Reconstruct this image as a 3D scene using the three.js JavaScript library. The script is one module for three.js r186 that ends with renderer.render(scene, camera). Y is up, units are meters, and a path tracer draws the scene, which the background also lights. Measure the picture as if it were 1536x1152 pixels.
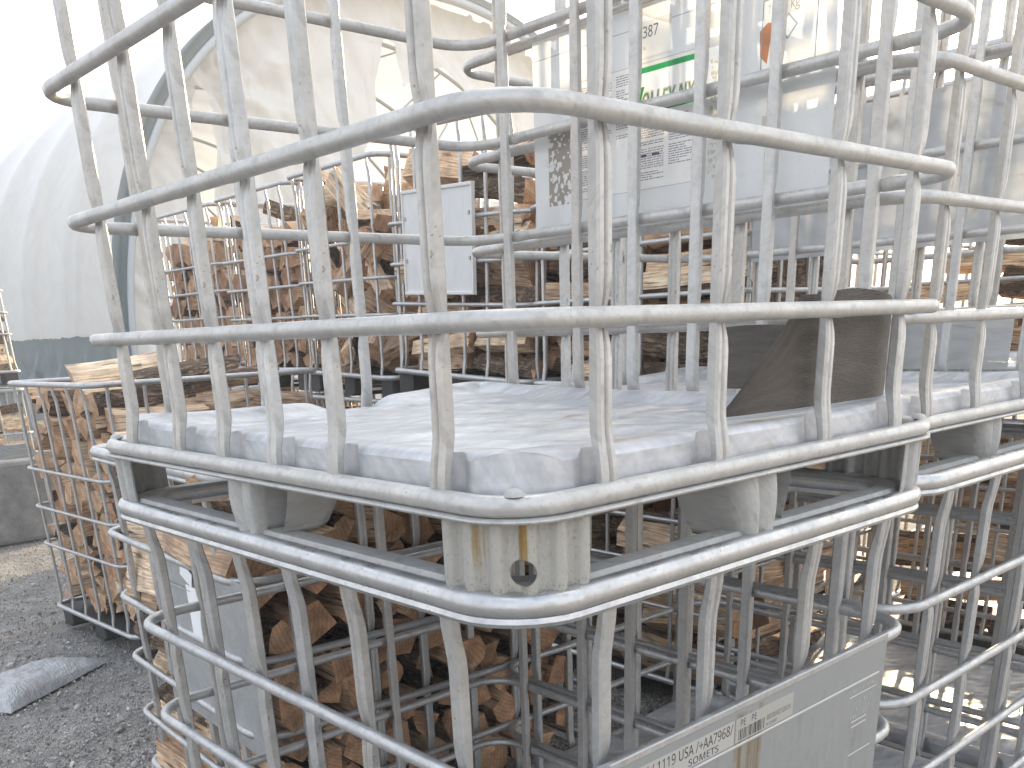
import * as THREE from 'three';
import { mergeGeometries, toCreasedNormals } from 'three/addons/utils/BufferGeometryUtils.js';
import { ImprovedNoise } from 'three/addons/math/ImprovedNoise.js';

// ---------------------------------------------------------------- camera, sky, sun, exposure
const scene = new THREE.Scene();
const RIM = 1.26;                              // height of the front pallet's rim above the gravel
const PX_F = 1393.3, PX_CY = 1035.1;           // the picture is the upper part of an upright 3:4 frame
const camera = new THREE.PerspectiveCamera(2 * Math.atan(PX_CY / PX_F) * 180 / Math.PI, 1536 / (2 * PX_CY), 0.05, 400);
camera.position.set(-0.6665, RIM + 0.1826, 0.7357);
camera.rotation.set(-0.37094, -0.72674, -0.04022, 'YXZ');
camera.setViewOffset(1536, 2 * PX_CY, 0, 0, 1536, 1152);
camera.updateMatrixWorld(true);

const SUN = new THREE.Vector3(0.928, 0.165, -0.335).normalize();
const noise = new ImprovedNoise();
function fbm(x, y, z, oct = 4) { let a = 0, s = 0.5; for (let i = 0; i < oct; i++) { a += s * noise.noise(x, y, z); x *= 2.03; y *= 2.03; z *= 2.03; s *= 0.5; } return a; }
{
  const w = 768, h = 384, d = new Float32Array(w * h * 4), v = new THREE.Vector3();
  for (let j = 0; j < h; j++) for (let i = 0; i < w; i++) {
    const el = ((j + 0.5) / h - 0.5) * Math.PI, az = ((i + 0.5) / w - 0.5) * 2 * Math.PI;
    v.set(Math.cos(el) * Math.cos(az), Math.sin(el), Math.cos(el) * Math.sin(az));
    const up = Math.max(0, v.y), t = Math.pow(1 - up, 2.2);
    let r = 0.18 + 0.06 * t, g = 0.26 + 0.06 * t, b = 0.38 + 0.05 * t;
    const c = THREE.MathUtils.smoothstep(fbm(v.x * 2.2 / (up + 0.35), v.y * 3, v.z * 2.2 / (up + 0.35) + 7, 5), -0.12, 0.16) * 0.9;
    r += (0.66 - r) * c; g += (0.65 - g) * c; b += (0.64 - b) * c;
    const ang = Math.acos(Math.min(1, v.dot(SUN))) * 180 / Math.PI;
    const glow = 6 * Math.exp(-ang / 5) + 2.0 * Math.exp(-ang / 20);
    r += glow; g += glow * 0.88; b += glow * 0.66;
    d.set([r, g, b, 1], (j * w + i) * 4);
  }
  const sky = new THREE.DataTexture(d, w, h, THREE.RGBAFormat, THREE.FloatType);
  sky.mapping = THREE.EquirectangularReflectionMapping; sky.magFilter = sky.minFilter = THREE.LinearFilter; sky.needsUpdate = true;
  scene.background = sky; scene.environment = sky;
}
const sun = new THREE.DirectionalLight(new THREE.Color().setRGB(1, 0.76, 0.46), 5);
sun.position.copy(SUN).multiplyScalar(60); sun.castShadow = true; sun.shadow.radius = 2;
sun.shadow.mapSize.set(2048, 2048);
Object.assign(sun.shadow.camera, { left: -20, right: 20, top: 20, bottom: -20, near: 1, far: 140 });
scene.add(sun, sun.target);
scene.fog = new THREE.FogExp2(new THREE.Color().setRGB(1, 0.97, 0.92), 0.010);
const renderer = new THREE.WebGLRenderer({ antialias: true });
renderer.toneMapping = THREE.LinearToneMapping;
renderer.toneMappingExposure = 3.7;
renderer.shadowMap.enabled = true;

// ---------------------------------------------------------------- helpers
let seed = 20431;
const rnd = () => { seed = (seed * 1664525 + 1013904223) >>> 0; return seed / 4294967296; };
const rr = (a, b) => a + (b - a) * rnd();
const V3 = (x, y, z) => new THREE.Vector3(x, y, z);
const used = {};
function numbered(n) { const k = used[n] = (used[n] ?? -1) + 1; return k ? n + '_' + String(k).padStart(3, '0') : n; }
function tag(o, label, category, group) { o.userData.label = label; o.userData.category = category; if (group) o.userData.group = group; return o; }
function shadows(o) { o.traverse((m) => { if (m.isMesh) m.castShadow = m.receiveShadow = true; }); return o; }
function put(o) { scene.add(shadows(o)); return o; }
function thing(name, label, category, pos = [0, 0, 0], turn = 0, group) {
  const g = new THREE.Group(); g.name = numbered(name); g.position.set(...pos); g.rotation.y = turn;
  return tag(g, label, category, group);
}
function part(name, geo, mat, parent) { const m = new THREE.Mesh(geo, mat); m.name = name; m.castShadow = m.receiveShadow = true; parent.add(m); return m; }
function structure(name, geo, mat) { const m = new THREE.Mesh(geo, mat); m.name = name; m.userData.kind = 'structure'; m.castShadow = m.receiveShadow = true; scene.add(m); return m; }
const CAM = camera.position;
function ray(px, py) { return V3((px - 768) / PX_F, -(py - PX_CY) / PX_F, -1).applyQuaternion(camera.quaternion); }
function onPlane(px, py, n, d) { const r = ray(px, py); return CAM.clone().addScaledVector(r, (d - CAM.dot(n)) / r.dot(n)); }

// ---------------------------------------------------------------- textures
function dataTex(w, h, fn, srgb = true, rep = 1) {
  const d = new Uint8Array(w * h * 4);
  for (let j = 0; j < h; j++) for (let i = 0; i < w; i++) { const c = fn(i / w, j / h); for (let k = 0; k < 3; k++) d[(j * w + i) * 4 + k] = Math.max(0, Math.min(255, c[k] * 255)); d[(j * w + i) * 4 + 3] = 255; }
  const t = new THREE.DataTexture(d, w, h); t.wrapS = t.wrapT = THREE.RepeatWrapping; t.magFilter = THREE.LinearFilter; t.minFilter = THREE.LinearMipmapLinearFilter;
  if (srgb) t.colorSpace = THREE.SRGBColorSpace; t.repeat.set(rep, rep); t.needsUpdate = true; return t;
}
function tnoise(u, v, f, z, oct = 4) {       // tileable
  const a = u * 2 * Math.PI, b = v * 2 * Math.PI, k = f / 6.283;
  return fbm(Math.cos(a) * k + 5.3 + Math.cos(b) * k * 0.91, Math.sin(a) * k + z, Math.sin(b) * k + 2.7 + Math.cos(b) * k * 0.4, oct);
}
const gray = (x) => [x, x, x];
const zincMap = dataTex(512, 512, (u, v) => {
  const a = tnoise(u, v, 9, 1.3), b = tnoise(u, v, 60, 4.1, 3), s = THREE.MathUtils.smoothstep(tnoise(u, v, 26, 8.2, 4), 0.16, 0.34);
  const r = THREE.MathUtils.smoothstep(tnoise(u, v, 90, 17.7, 3), 0.27, 0.34) * THREE.MathUtils.smoothstep(tnoise(u, v, 7, 12.1, 3), 0.14, 0.3) * 0.7, x = 0.90 + 0.09 * a + 0.07 * b - 0.05 * s; return [x - 0.30 * r, x - 0.42 * r, x - 0.55 * r];
}, true, 2.2);
const zincRough = dataTex(256, 256, (u, v) => gray(0.62 + 0.5 * tnoise(u, v, 14, 3.3)), false, 2.2);
const zincBump = dataTex(512, 512, (u, v) => gray(0.5 + 0.5 * tnoise(u, v, 30, 6.6, 5) + 0.25 * tnoise(u, v, 110, 2.2, 2)), false, 2.2);
const deckMap = dataTex(1024, 1024, (u, v) => {
  const s = fbm(u * 5, v * 38, 3.1, 5), s2 = fbm((u + v) * 4, (u - v) * 30, 9.1, 4), a = fbm(u * 6, v * 6, 1.7, 5), b = fbm(u * 70, v * 70, 4, 3);
  const st = THREE.MathUtils.smoothstep(fbm(u * 4 + 3, v * 9, 12.3, 5), 0.14, 0.32), br = THREE.MathUtils.smoothstep(fbm(u * 3 + 3, v * 30, 17.3, 4), 0.25, 0.45) * 0.6;
  let x = 0.90 + 0.13 * s + 0.16 * s2 + 0.08 * a + 0.07 * b; x -= 0.06 * st;
  return [x - 0.1 * br, x - 0.19 * br + 0.004, x - 0.34 * br + 0.02];
});
const deckBump = dataTex(512, 512, (u, v) => gray(0.5 + 0.5 * fbm((u + v) * 3, (u - v) * 16, 9.1, 4) + 0.35 * (0.5 - Math.abs(fbm(u * 9, v * 7, 4.4, 3)) * 3) + 0.2 * fbm(u * 60, v * 60, 3, 2)), false);
const fibreMap = dataTex(512, 512, (u, v) => {
  const f = fbm(u * 3, v * 60, 2.2, 5), k = fbm(u * 5, v * 9, 7.7, 4), c = THREE.MathUtils.smoothstep(fbm(u * 2.5, v * 34, 15, 4), 0.16, 0.3);
  const x = 1 + 0.5 * f + 0.35 * k - 0.42 * c; return [x * 0.89, x * 0.815, x * 0.73];
});
const fibreBump = dataTex(256, 256, (u, v) => gray(0.5 + 0.7 * fbm(u * 3, v * 40, 2.2, 5)), false);
const endMap = dataTex(512, 512, (u, v) => {
  const r = Math.hypot(u - 0.2, v - 0.3), ring = Math.sin(r * 210 + 5 * fbm(u * 5, v * 5, 1, 3)), g = fbm(u * 8, v * 8, 3, 4), s = fbm(u * 120, v * 14, 8, 3);
  const x = 0.92 + 0.05 * ring + 0.42 * g + 0.2 * s; return [x * 0.81, x * 0.70, x * 0.605];
});
const barkMap = dataTex(512, 512, (u, v) => {
  const f = 1 - Math.abs(fbm(u * 6, v * 22, 4.2, 5)) * 3.2, k = fbm(u * 4, v * 5, 1.7, 3), l = THREE.MathUtils.smoothstep(fbm(u * 7, v * 9, 21, 4), 0.12, 0.28);
  const x = 0.54 - 0.2 * Math.max(0, f) + 0.22 * k; return [x * 1.05 + 0.14 * l, x * 0.92 + 0.14 * l, x * 0.80 + 0.12 * l];
});
const barkBump = dataTex(256, 256, (u, v) => gray(Math.min(1, Math.abs(fbm(u * 6, v * 22, 4.2, 5)) * 3.4)), false);
const gravelMap = dataTex(1024, 1024, (u, v) => {
  const a = tnoise(u, v, 260, 1.1, 3), b = tnoise(u, v, 30, 5.1, 5), c = tnoise(u, v, 7, 3.2, 4);
  const x = 0.66 + 0.62 * a + 0.16 * b + 0.14 * c; return [x * 1.0, x * 0.98, x * 0.96];
});
const gravelBump = dataTex(1024, 1024, (u, v) => gray(0.5 + 1.1 * tnoise(u, v, 260, 1.1, 3)), false);
const concreteMap = dataTex(512, 512, (u, v) => { const x = 0.66 + 0.2 * tnoise(u, v, 10, 2.2, 5) + 0.12 * tnoise(u, v, 90, 7.1, 3); return [x, x * 0.995, x * 0.985]; });
const tarpMap = dataTex(512, 512, (u, v) => { const x = 0.93 + 0.10 * tnoise(u, v, 8, 2.9, 5), s = THREE.MathUtils.smoothstep(tnoise(u, v, 12, 9.3, 4), 0.18, 0.4); return [x - 0.05 * s, x - 0.07 * s, x - 0.1 * s]; });
const skinMap = dataTex(512, 512, (u, v) => { const x = 0.95 + 0.05 * tnoise(u, v, 10, 2.9, 5) - 0.03 * THREE.MathUtils.smoothstep(fbm(u * 40, v * 5, 3, 4), 0.1, 0.4); return [x, x, x * 0.995]; });
function canvasTex(w, h, draw) {
  const c = document.createElement('canvas'); c.width = w; c.height = h; draw(c.getContext('2d'));
  const t = new THREE.CanvasTexture(c); t.colorSpace = THREE.SRGBColorSpace; return t;
}
const lin = (r, g, b) => new THREE.Color().setRGB(r, g, b);
const std = (o) => new THREE.MeshStandardMaterial(o);
const phys = (o) => new THREE.MeshPhysicalMaterial({ side: THREE.DoubleSide, ...o });
const M = {
  zincPale: std({ color: lin(0.61, 0.60, 0.58), metalness: 0.42, roughness: 0.72, map: zincMap, roughnessMap: zincRough, bumpMap: zincBump, bumpScale: 0.0005 }),
  zinc: std({ color: lin(0.58, 0.585, 0.59), metalness: 0.6, roughness: 0.7, map: zincMap, roughnessMap: zincRough, bumpMap: zincBump, bumpScale: 0.0003 }),
  zincBright: std({ color: lin(0.62, 0.625, 0.63), metalness: 0.8, roughness: 0.62, map: zincMap, roughnessMap: zincRough }),
  deck: std({ color: lin(0.60, 0.605, 0.61), metalness: 0.45, roughness: 0.42, map: deckMap, bumpMap: deckBump, bumpScale: 0.0016, side: THREE.DoubleSide }),
  foot: std({ color: lin(0.55, 0.55, 0.535), metalness: 0.3, roughness: 0.75, map: zincMap, bumpMap: zincBump, bumpScale: 0.0015, side: THREE.DoubleSide }),
  blackPlastic: std({ color: lin(0.03, 0.03, 0.032), roughness: 0.6 }),
  rust: std({ color: lin(0.42, 0.26, 0.12), roughness: 0.9 }),
  gravel: std({ color: lin(0.95, 0.94, 0.92), roughness: 0.97, map: gravelMap, bumpMap: gravelBump, bumpScale: 0.02 }),
  concrete: std({ color: lin(0.52, 0.525, 0.53), roughness: 0.92, map: concreteMap, bumpMap: zincBump, bumpScale: 0.003 }),
};
M.zincPaleWorn = M.zincPale.clone(); M.zincPaleWorn.color = lin(0.60, 0.58, 0.55); M.zincPaleClean = M.zincPale.clone(); M.zincPaleClean.color = lin(0.66, 0.66, 0.65); M.zincPaleClean.metalness = 0.4;
M.zincWorn = M.zinc.clone(); M.zincWorn.color = lin(0.55, 0.54, 0.52); M.zincWorn.metalness = 0.4;
const TONES = [[1.0, 0.94, 0.85], [0.80, 0.665, 0.56], [0.92, 0.82, 0.71], [0.60, 0.50, 0.43]];
const WOOD = TONES.map(([r, g, b]) => [
  std({ color: lin(r * 0.9, g * 0.9, b * 0.9), roughness: 0.9, map: fibreMap, bumpMap: fibreBump, bumpScale: 0.006, side: THREE.DoubleSide }),
  std({ color: lin(r, g * 0.97, b * 0.93), roughness: 0.95, map: endMap, bumpMap: fibreBump, bumpScale: 0.003, side: THREE.DoubleSide }),
  std({ color: lin(0.55 + 0.3 * r, 0.55 + 0.25 * g, 0.55 + 0.2 * b), roughness: 0.97, map: barkMap, bumpMap: barkBump, bumpScale: 0.012, side: THREE.DoubleSide }),
]);

// ---------------------------------------------------------------- sweeps
// frames: {p, n (outward), b (up)}; sect: [[a, b]...] round; mod(frame, a, b) bends it
function sweep(frames, sect, closed, mod, uv0 = 0) {
  const n = sect.length, m = frames.length + (closed ? 1 : 0), pos = [], uv = [], idx = []; let s = uv0, per = [0];
  for (let k = 0; k < n; k++) { const q = sect[(k + 1) % n]; per.push(per[k] + Math.hypot(q[0] - sect[k][0], q[1] - sect[k][1])); }
  for (let i = 0; i < m; i++) {
    const f = frames[i % frames.length];
    if (i) s += f.p.distanceTo(frames[i - 1].p);
    for (let k = 0; k <= n; k++) {
      let [a, b] = sect[k % n]; if (mod) [a, b] = mod(f, a, b);
      pos.push(f.p.x + f.n.x * a + f.b.x * b, f.p.y + f.n.y * a + f.b.y * b, f.p.z + f.n.z * a + f.b.z * b); uv.push(s, per[k]);
    }
  }
  for (let i = 0; i < m - 1; i++) for (let k = 0; k < n; k++) { const a = i * (n + 1) + k, c = a + n + 1; idx.push(a, c, a + 1, a + 1, c, c + 1); }
  if (!closed) for (const [i, sg] of [[0, 1], [m - 1, -1]]) for (let k = 1; k < n - 1; k++) { const o = i * (n + 1); idx.push(o, ...(sg > 0 ? [o + k, o + k + 1] : [o + k + 1, o + k])); }
  const g = new THREE.BufferGeometry();
  g.setAttribute('position', new THREE.Float32BufferAttribute(pos, 3)); g.setAttribute('uv', new THREE.Float32BufferAttribute(uv, 2)); g.setIndex(idx);
  g.computeVertexNormals();
  const N = g.attributes.normal;
  for (let i = 0; i < m; i++) { const a = i * (n + 1), c = a + n; const x = N.getX(a) + N.getX(c), y = N.getY(a) + N.getY(c), z = N.getZ(a) + N.getZ(c), l = Math.hypot(x, y, z) || 1; N.setXYZ(a, x / l, y / l, z / l); N.setXYZ(c, x / l, y / l, z / l); }
  return g;
}
const circle = (r, n) => Array.from({ length: n }, (_, k) => [r * Math.cos(k / n * 2 * Math.PI), r * Math.sin(k / n * 2 * Math.PI)]);
const UPV = V3(0, 1, 0);
// rounded rectangle x 0..W, z -D..0 at height y; marks: places along each side where samples crowd
function ringFrames(W, D, r, y, marks, arcN = 6, inset = 0) {
  const out = [], side = (o, d, n, len, ms) => {
    const at = new Set([0, len]); for (const c of ms) for (const k of marks.fine) { const t = c - r + k; if (t > 0 && t < len) at.add(t); }
    for (const t of [...at].sort((a, b) => a - b)) out.push({ p: o.clone().addScaledVector(d, t), n, b: UPV, t: t + r, ms });
  }, arc = (cx, cz, a0) => { for (let k = 1; k < arcN; k++) { const a = a0 - k / arcN * Math.PI / 2, n = V3(Math.cos(a), 0, Math.sin(a)); out.push({ p: V3(cx, y, cz).addScaledVector(n, r), n, b: UPV, ms: [] }); } };
  const x0 = inset, x1 = W - inset, z0 = -inset, z1 = -D + inset;
  side(V3(x0 + r, y, z0), V3(1, 0, 0), V3(0, 0, 1), x1 - x0 - 2 * r, marks.x); arc(x1 - r, z0 - r, Math.PI / 2);
  side(V3(x1, y, z0 - r), V3(0, 0, -1), V3(1, 0, 0), z0 - z1 - 2 * r, marks.z); arc(x1 - r, z1 + r, 0);
  side(V3(x1 - r, y, z1), V3(-1, 0, 0), V3(0, 0, -1), x1 - x0 - 2 * r, marks.x); arc(x0 + r, z1 + r, -Math.PI / 2);
  side(V3(x0, y, z1 + r), V3(0, 0, 1), V3(-1, 0, 0), z0 - z1 - 2 * r, marks.z); arc(x0 + r, z0 - r, -Math.PI);
  return out;
}
const FINE = [-0.035, -0.022, -0.012, -0.005, 0.005, 0.012, 0.022, 0.035];
function railGeo(W, D, r, tube, marks, dents, segs = 10) {
  return sweep(ringFrames(W, D, r, 0, { ...marks, fine: dents ? FINE : [] }), circle(tube, segs), true, dents ? (f, a, b) => {
    let g = 0; if (f.t !== undefined) for (const c of f.ms) g = Math.max(g, Math.exp(-(((f.t - c) / 0.014) ** 2)));
    return a < 0 ? [a * (1 - 0.55 * g), b * (1 + 0.12 * g)] : [a, b];
  } : null);
}
// an upright: outward is +z, x across; rails at heights ys; bent out to the rims at both ends
function barGeo(y0, y1, ys, { w = 0.0115, d = 0.009, groove = 0.003, off = 0.016, bend = 0.012, dents = true }) {
  const at = new Set([y0, y0 + 0.02, y0 + 0.035, y0 + 0.05, y0 + 0.065, y0 + 0.08, y1, y1 - 0.02, y1 - 0.035, y1 - 0.055, y1 - 0.075, y1 - 0.095]);
  if (dents) for (const y of ys) for (const k of [-0.045, -0.03, -0.02, -0.01, 0, 0.01, 0.02, 0.03, 0.045]) at.add(+(y + k).toFixed(4));
  const frames = [...at].sort((a, b) => a - b).map((y) => {
    const e = Math.min(THREE.MathUtils.smoothstep(y, y0 + 0.015, y0 + 0.075), 1 - THREE.MathUtils.smoothstep(y, y1 - 0.09, y1 - 0.015));
    let g = 0; if (dents) for (const q of ys) g = Math.max(g, Math.exp(-(((y - q) / 0.024) ** 2)));
    return { p: V3(0, y, -off + bend * (1 - e)), n: V3(0, 0, 1), b: V3(1, 0, 0), g, e };
  });
  const c = 0.003, q = w * 0.28, sect = [[d, -w + c], [d, -q], [d - groove, -q * 0.35], [d - groove, q * 0.35], [d, q], [d, w - c], [d - c, w], [-d + c, w], [-d, w - c], [-d, -w + c], [-d + c, -w], [d - c, -w]];
  const g = sweep(frames, sect, false, (f, a, b) => [a > 0 ? a - 0.0085 * f.g * (b > 0 ? 1 : 0.55) - (1 - f.e) * 0.004 : a, b * (1 - 0.12 * f.g) * (1 + 0.12 * (1 - f.e))]);
  return toCreasedNormals(g, 0.7);
}
function slab(w, h, d, bev = 0.002) {       // bevelled box, centred
  const s = new THREE.Shape(), a = w / 2 - bev, b = h / 2 - bev; s.moveTo(-a, -b); s.lineTo(a, -b); s.lineTo(a, b); s.lineTo(-a, b); s.closePath();
  const g = new THREE.ExtrudeGeometry(s, { depth: Math.max(1e-4, d - 2 * bev), bevelEnabled: true, bevelThickness: bev, bevelSize: bev, bevelSegments: 2, curveSegments: 4 });
  g.translate(0, 0, -d / 2 + bev); return g;
}

// ---------------------------------------------------------------- steel pallet pieces
const CW = 1.0, CD = 1.2, CR = 0.09, PH = 0.11;            // cage footprint, corner radius, rim height above the base
const BX = [0.155, 0.376, 0.636, 0.853], BZ = [0.132, 0.357, 0.520, 0.682, 0.845, 1.048];
const RAILS = [0.191, 0.386, 0.588, 0.79].map((y) => y + PH), TOP = PH + 1.035;
const cornerFootGeo = (() => {               // corrugated sheet wrapped round a corner, with a round hole low on it
  const r = 0.085, straight = 0.036, H = 0.104, len = straight * 2 + r * Math.PI / 2, nu = 84, nv = 30, hu = len * 0.53, hv = 0.034, hr = 0.0155;
  const P = [], uv = [], idx = [], at = (u, v, off) => {
    let x, z, nx, nz; const t = u - straight;
    if (t < 0) { x = 0; z = -r + t; nx = -1; nz = 0; } else if (t > r * Math.PI / 2) { x = r + (t - r * Math.PI / 2); z = 0; nx = 0; nz = 1; }
    else { const a = Math.PI - t / r; nx = Math.cos(a); nz = Math.sin(a); x = r + r * nx; z = -r + r * nz; }
    const wv = Math.sin((u / len * 5.5 + 0.1) * 2 * Math.PI), lip = v < 0.02 ? (0.02 - v) * 0.12 : 0, k = 0.0055 * Math.sign(wv) * Math.pow(Math.abs(wv), 0.5) * Math.min(1, (H - v) / 0.012 + 0.2) + off - lip;
    return [x + nx * k, v + (v < 0.004 ? 0.0035 * wv : 0), z + nz * k];
  };
  for (const off of [0, -0.0025]) for (let j = 0; j <= nv; j++) for (let i = 0; i <= nu; i++) {
    let u = i / nu * len, v = j / nv * H; const du = u - hu, dv = v - hv, d = Math.hypot(du, dv);
    if (Math.abs(d - hr) < 0.0022) { u = hu + du / d * hr; v = hv + dv / d * hr; }
    P.push(...at(u, v, off)); uv.push(u, v);
  }
  const row = nu + 1, lay = row * (nv + 1);
  for (let o = 0; o < 2; o++) for (let j = 0; j < nv; j++) for (let i = 0; i < nu; i++) {
    const cu = (i + 0.5) / nu * len - hu, cv = (j + 0.5) / nv * H - hv; if (Math.hypot(cu, cv) < hr) continue;
    const a = o * lay + j * row + i, q = [a, a + 1, a + row, a + 1, a + row + 1, a + row]; idx.push(...(o ? q.reverse() : q));
  }
  for (let i = 0; i < nu; i++) idx.push(i, lay + i, i + 1, i + 1, lay + i, lay + i + 1);
  for (let j = 0; j < nv; j++) for (const e of [0, nu]) { const a = j * row + e; idx.push(a, a + row, lay + a, lay + a, a + row, lay + a + row); }
  const g = new THREE.BufferGeometry(); g.setAttribute('position', new THREE.Float32BufferAttribute(P, 3)); g.setAttribute('uv', new THREE.Float32BufferAttribute(uv, 2)); g.setIndex(idx); g.computeVertexNormals(); return g;
})();
const midFootGeo = (() => {                  // pressed foot under the middle of a side: outward +z, x across; ribbed leg beside an open bucket
  const list = [];
  const shell = (pts, y0, y1, sx0, sx1, bulge) => {        // pts: plan outline (open); lofted from y1 (wide) down to y0 (narrow)
    const P = [], uv = [], idx = [], nv = 8;
    for (let j = 0; j <= nv; j++) { const t = j / nv, y = y1 + (y0 - y1) * t, k = 1 + (sx1 - sx0) * Math.pow(t, 2.2); pts.forEach(([x, z], i) => { P.push(x * k, y, z * (1 - 0.18 * Math.pow(t, 2.5)) + bulge * Math.sin(t * Math.PI) * (z > -0.05 ? 1 : 0)); uv.push(i * 0.02, y); }); }
    const n = pts.length; for (let j = 0; j < nv; j++) for (let i = 0; i < n - 1; i++) { const a = j * n + i; idx.push(a, a + n, a + 1, a + 1, a + n, a + n + 1); }
    const o = nv * n; for (let i = 1; i < n - 1; i++) idx.push(o, o + i, o + i + 1);
    const g = new THREE.BufferGeometry(); g.setAttribute('position', new THREE.Float32BufferAttribute(P, 3)); g.setAttribute('uv', new THREE.Float32BufferAttribute(uv, 2)); g.setIndex(idx); g.computeVertexNormals(); return g;
  };
  list.push(shell([[-0.075, -0.12], [-0.078, -0.03], [-0.072, -0.008], [-0.058, 0.002], [-0.045, -0.001], [-0.036, -0.014], [-0.027, -0.016], [-0.018, -0.001], [-0.004, 0.002], [0.006, -0.006], [0.008, -0.03], [0.008, -0.12]], 0, 0.104, 1, 0.72, 0.006));
  list.push(shell([[0.010, -0.022], [0.012, -0.10], [0.03, -0.125], [0.06, -0.125], [0.076, -0.10], [0.078, -0.022]], 0.012, 0.104, 1, 0.66, 0));
  return mergeGeometries(list);
})();
// one deck pan: lipped sheet with pressed hollows; a gap in the lip in the middle of the far short side
const deckGeo = (() => {
  const nx = 96, nz = 110, P = [], uv = [], idx = [], skirt = [0.0, 0.02, 0.042], inset = 0.026;
  const edge = (u, v) => {                      // square -> rounded rectangle
    let x = inset + u * (CW - 2 * inset), z = -inset - v * (CD - 2 * inset); const r = 0.085, cx = Math.min(Math.max(x, inset + r), CW - inset - r), cz = Math.max(Math.min(z, -inset - r), -CD + inset + r);
    const dx = x - cx, dz = z - cz; if (dx && dz) { const m = Math.max(Math.abs(dx), Math.abs(dz)) / Math.hypot(dx, dz); x = cx + dx * m; z = cz + dz * m; } return [x, z];
  };
  const dentAt = (x, z) => { let k = 0; const e = 0.05; if (Math.min(x, CW - x) < e) for (const b of BZ) k = Math.max(k, Math.exp(-(((-z - b) / 0.021) ** 4))); if (Math.min(-z, CD + z) < e) for (const b of BX) k = Math.max(k, Math.exp(-(((x - b) / 0.021) ** 4))); return k; };
  const height = (x, z) => {
    const ex = Math.min(x, CW - x) - inset, ez = Math.min(-z, CD + z) - inset, e = Math.max(0, Math.min(ex, ez));
    const cs = Math.exp(-(((ex - 0.05) ** 2 + (ez - 0.05) ** 2) / 0.006));
    let lip = 0.049 + 0.006 * cs; const gap = Math.exp(-(((x - 0.55) / 0.09) ** 4)) * (z < -CD + 0.2 ? 1 : 0); lip -= 0.030 * gap;
    const inner = 0.028 + 0.012 * fbm(x * 3.2, z * 3.2, 2.2, 2) + 0.012 * Math.exp(-(((x - 0.45) / 0.25) ** 2) - (((z + 0.55) / 0.3) ** 2)) + (0.006 * fbm((x + z) * 4, (x - z) * 14, 1.2, 2) + 0.010 * Math.max(0, 0.5 - Math.abs(fbm(x * 3.1 + 4, z * 3.6, 6.1, 2)) * 6) + 0.006 * Math.max(0, 0.5 - Math.abs(fbm((x - z) * 4, (x + z) * 2, 3.1, 2)) * 8)) * THREE.MathUtils.smoothstep(e, 0.05, 0.16);
    return lip + (inner - lip) * THREE.MathUtils.smoothstep(e, 0.035, 0.10) - 0.012 * Math.exp(-e / 0.006) + 0.012 * Math.exp(-(((x - 0.86) / 0.12) ** 2) - (((z + 1.05) / 0.2) ** 2));
  };
  for (let j = 0; j <= nz; j++) for (let i = 0; i <= nx; i++) {
    const u0 = i / nx, v0 = j / nz, w = (t) => t < 0.5 ? 0.5 * Math.pow(2 * t, 1.5) : 1 - 0.5 * Math.pow(2 * (1 - t), 1.5); let [x, z] = edge(w(u0), w(v0));
    const k = dentAt(x, z), e = Math.min(Math.min(x, CW - x), Math.min(-z, CD + z)) - inset; if (k > 0.01 && e < 0.03) { const q = 0.012 * k * Math.max(0, 1 - e / 0.03); if (Math.min(x, CW - x) < Math.min(-z, CD + z)) x += x < 0.5 ? q : -q; else z += z > -0.6 ? -q : q; }
    P.push(x, PH + height(x, z), z); uv.push(x, z);
  }
  const row = nx + 1; for (let j = 0; j < nz; j++) for (let i = 0; i < nx; i++) { const a = j * row + i; idx.push(a, a + 1, a + row, a + 1, a + row + 1, a + row); }
  const ringI = []; for (let i = 0; i < nx; i++) ringI.push(i); for (let j = 0; j < nz; j++) ringI.push(j * row + nx); for (let i = nx; i > 0; i--) ringI.push(nz * row + i); for (let j = nz; j > 0; j--) ringI.push(j * row);
  const base = P.length / 3; for (const q of ringI) { const x = P[q * 3], z = P[q * 3 + 2]; P.push(x, P[q * 3 + 1], z); uv.push(x + z, 0); P.push(x + (x < 0.5 ? -0.004 : 0.004), PH - 0.004, z + (z > -0.6 ? 0.004 : -0.004)); uv.push(x + z, 0.05); }
  for (let k = 0; k < ringI.length; k++) { const a = base + 2 * k, b = base + 2 * ((k + 1) % ringI.length); idx.push(a, a + 1, b, b, a + 1, b + 1); }
  const g = new THREE.BufferGeometry(); g.setAttribute('position', new THREE.Float32BufferAttribute(P, 3)); g.setAttribute('uv', new THREE.Float32BufferAttribute(uv, 2)); g.setIndex(idx); g.computeVertexNormals(); return g;
})();

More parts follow.
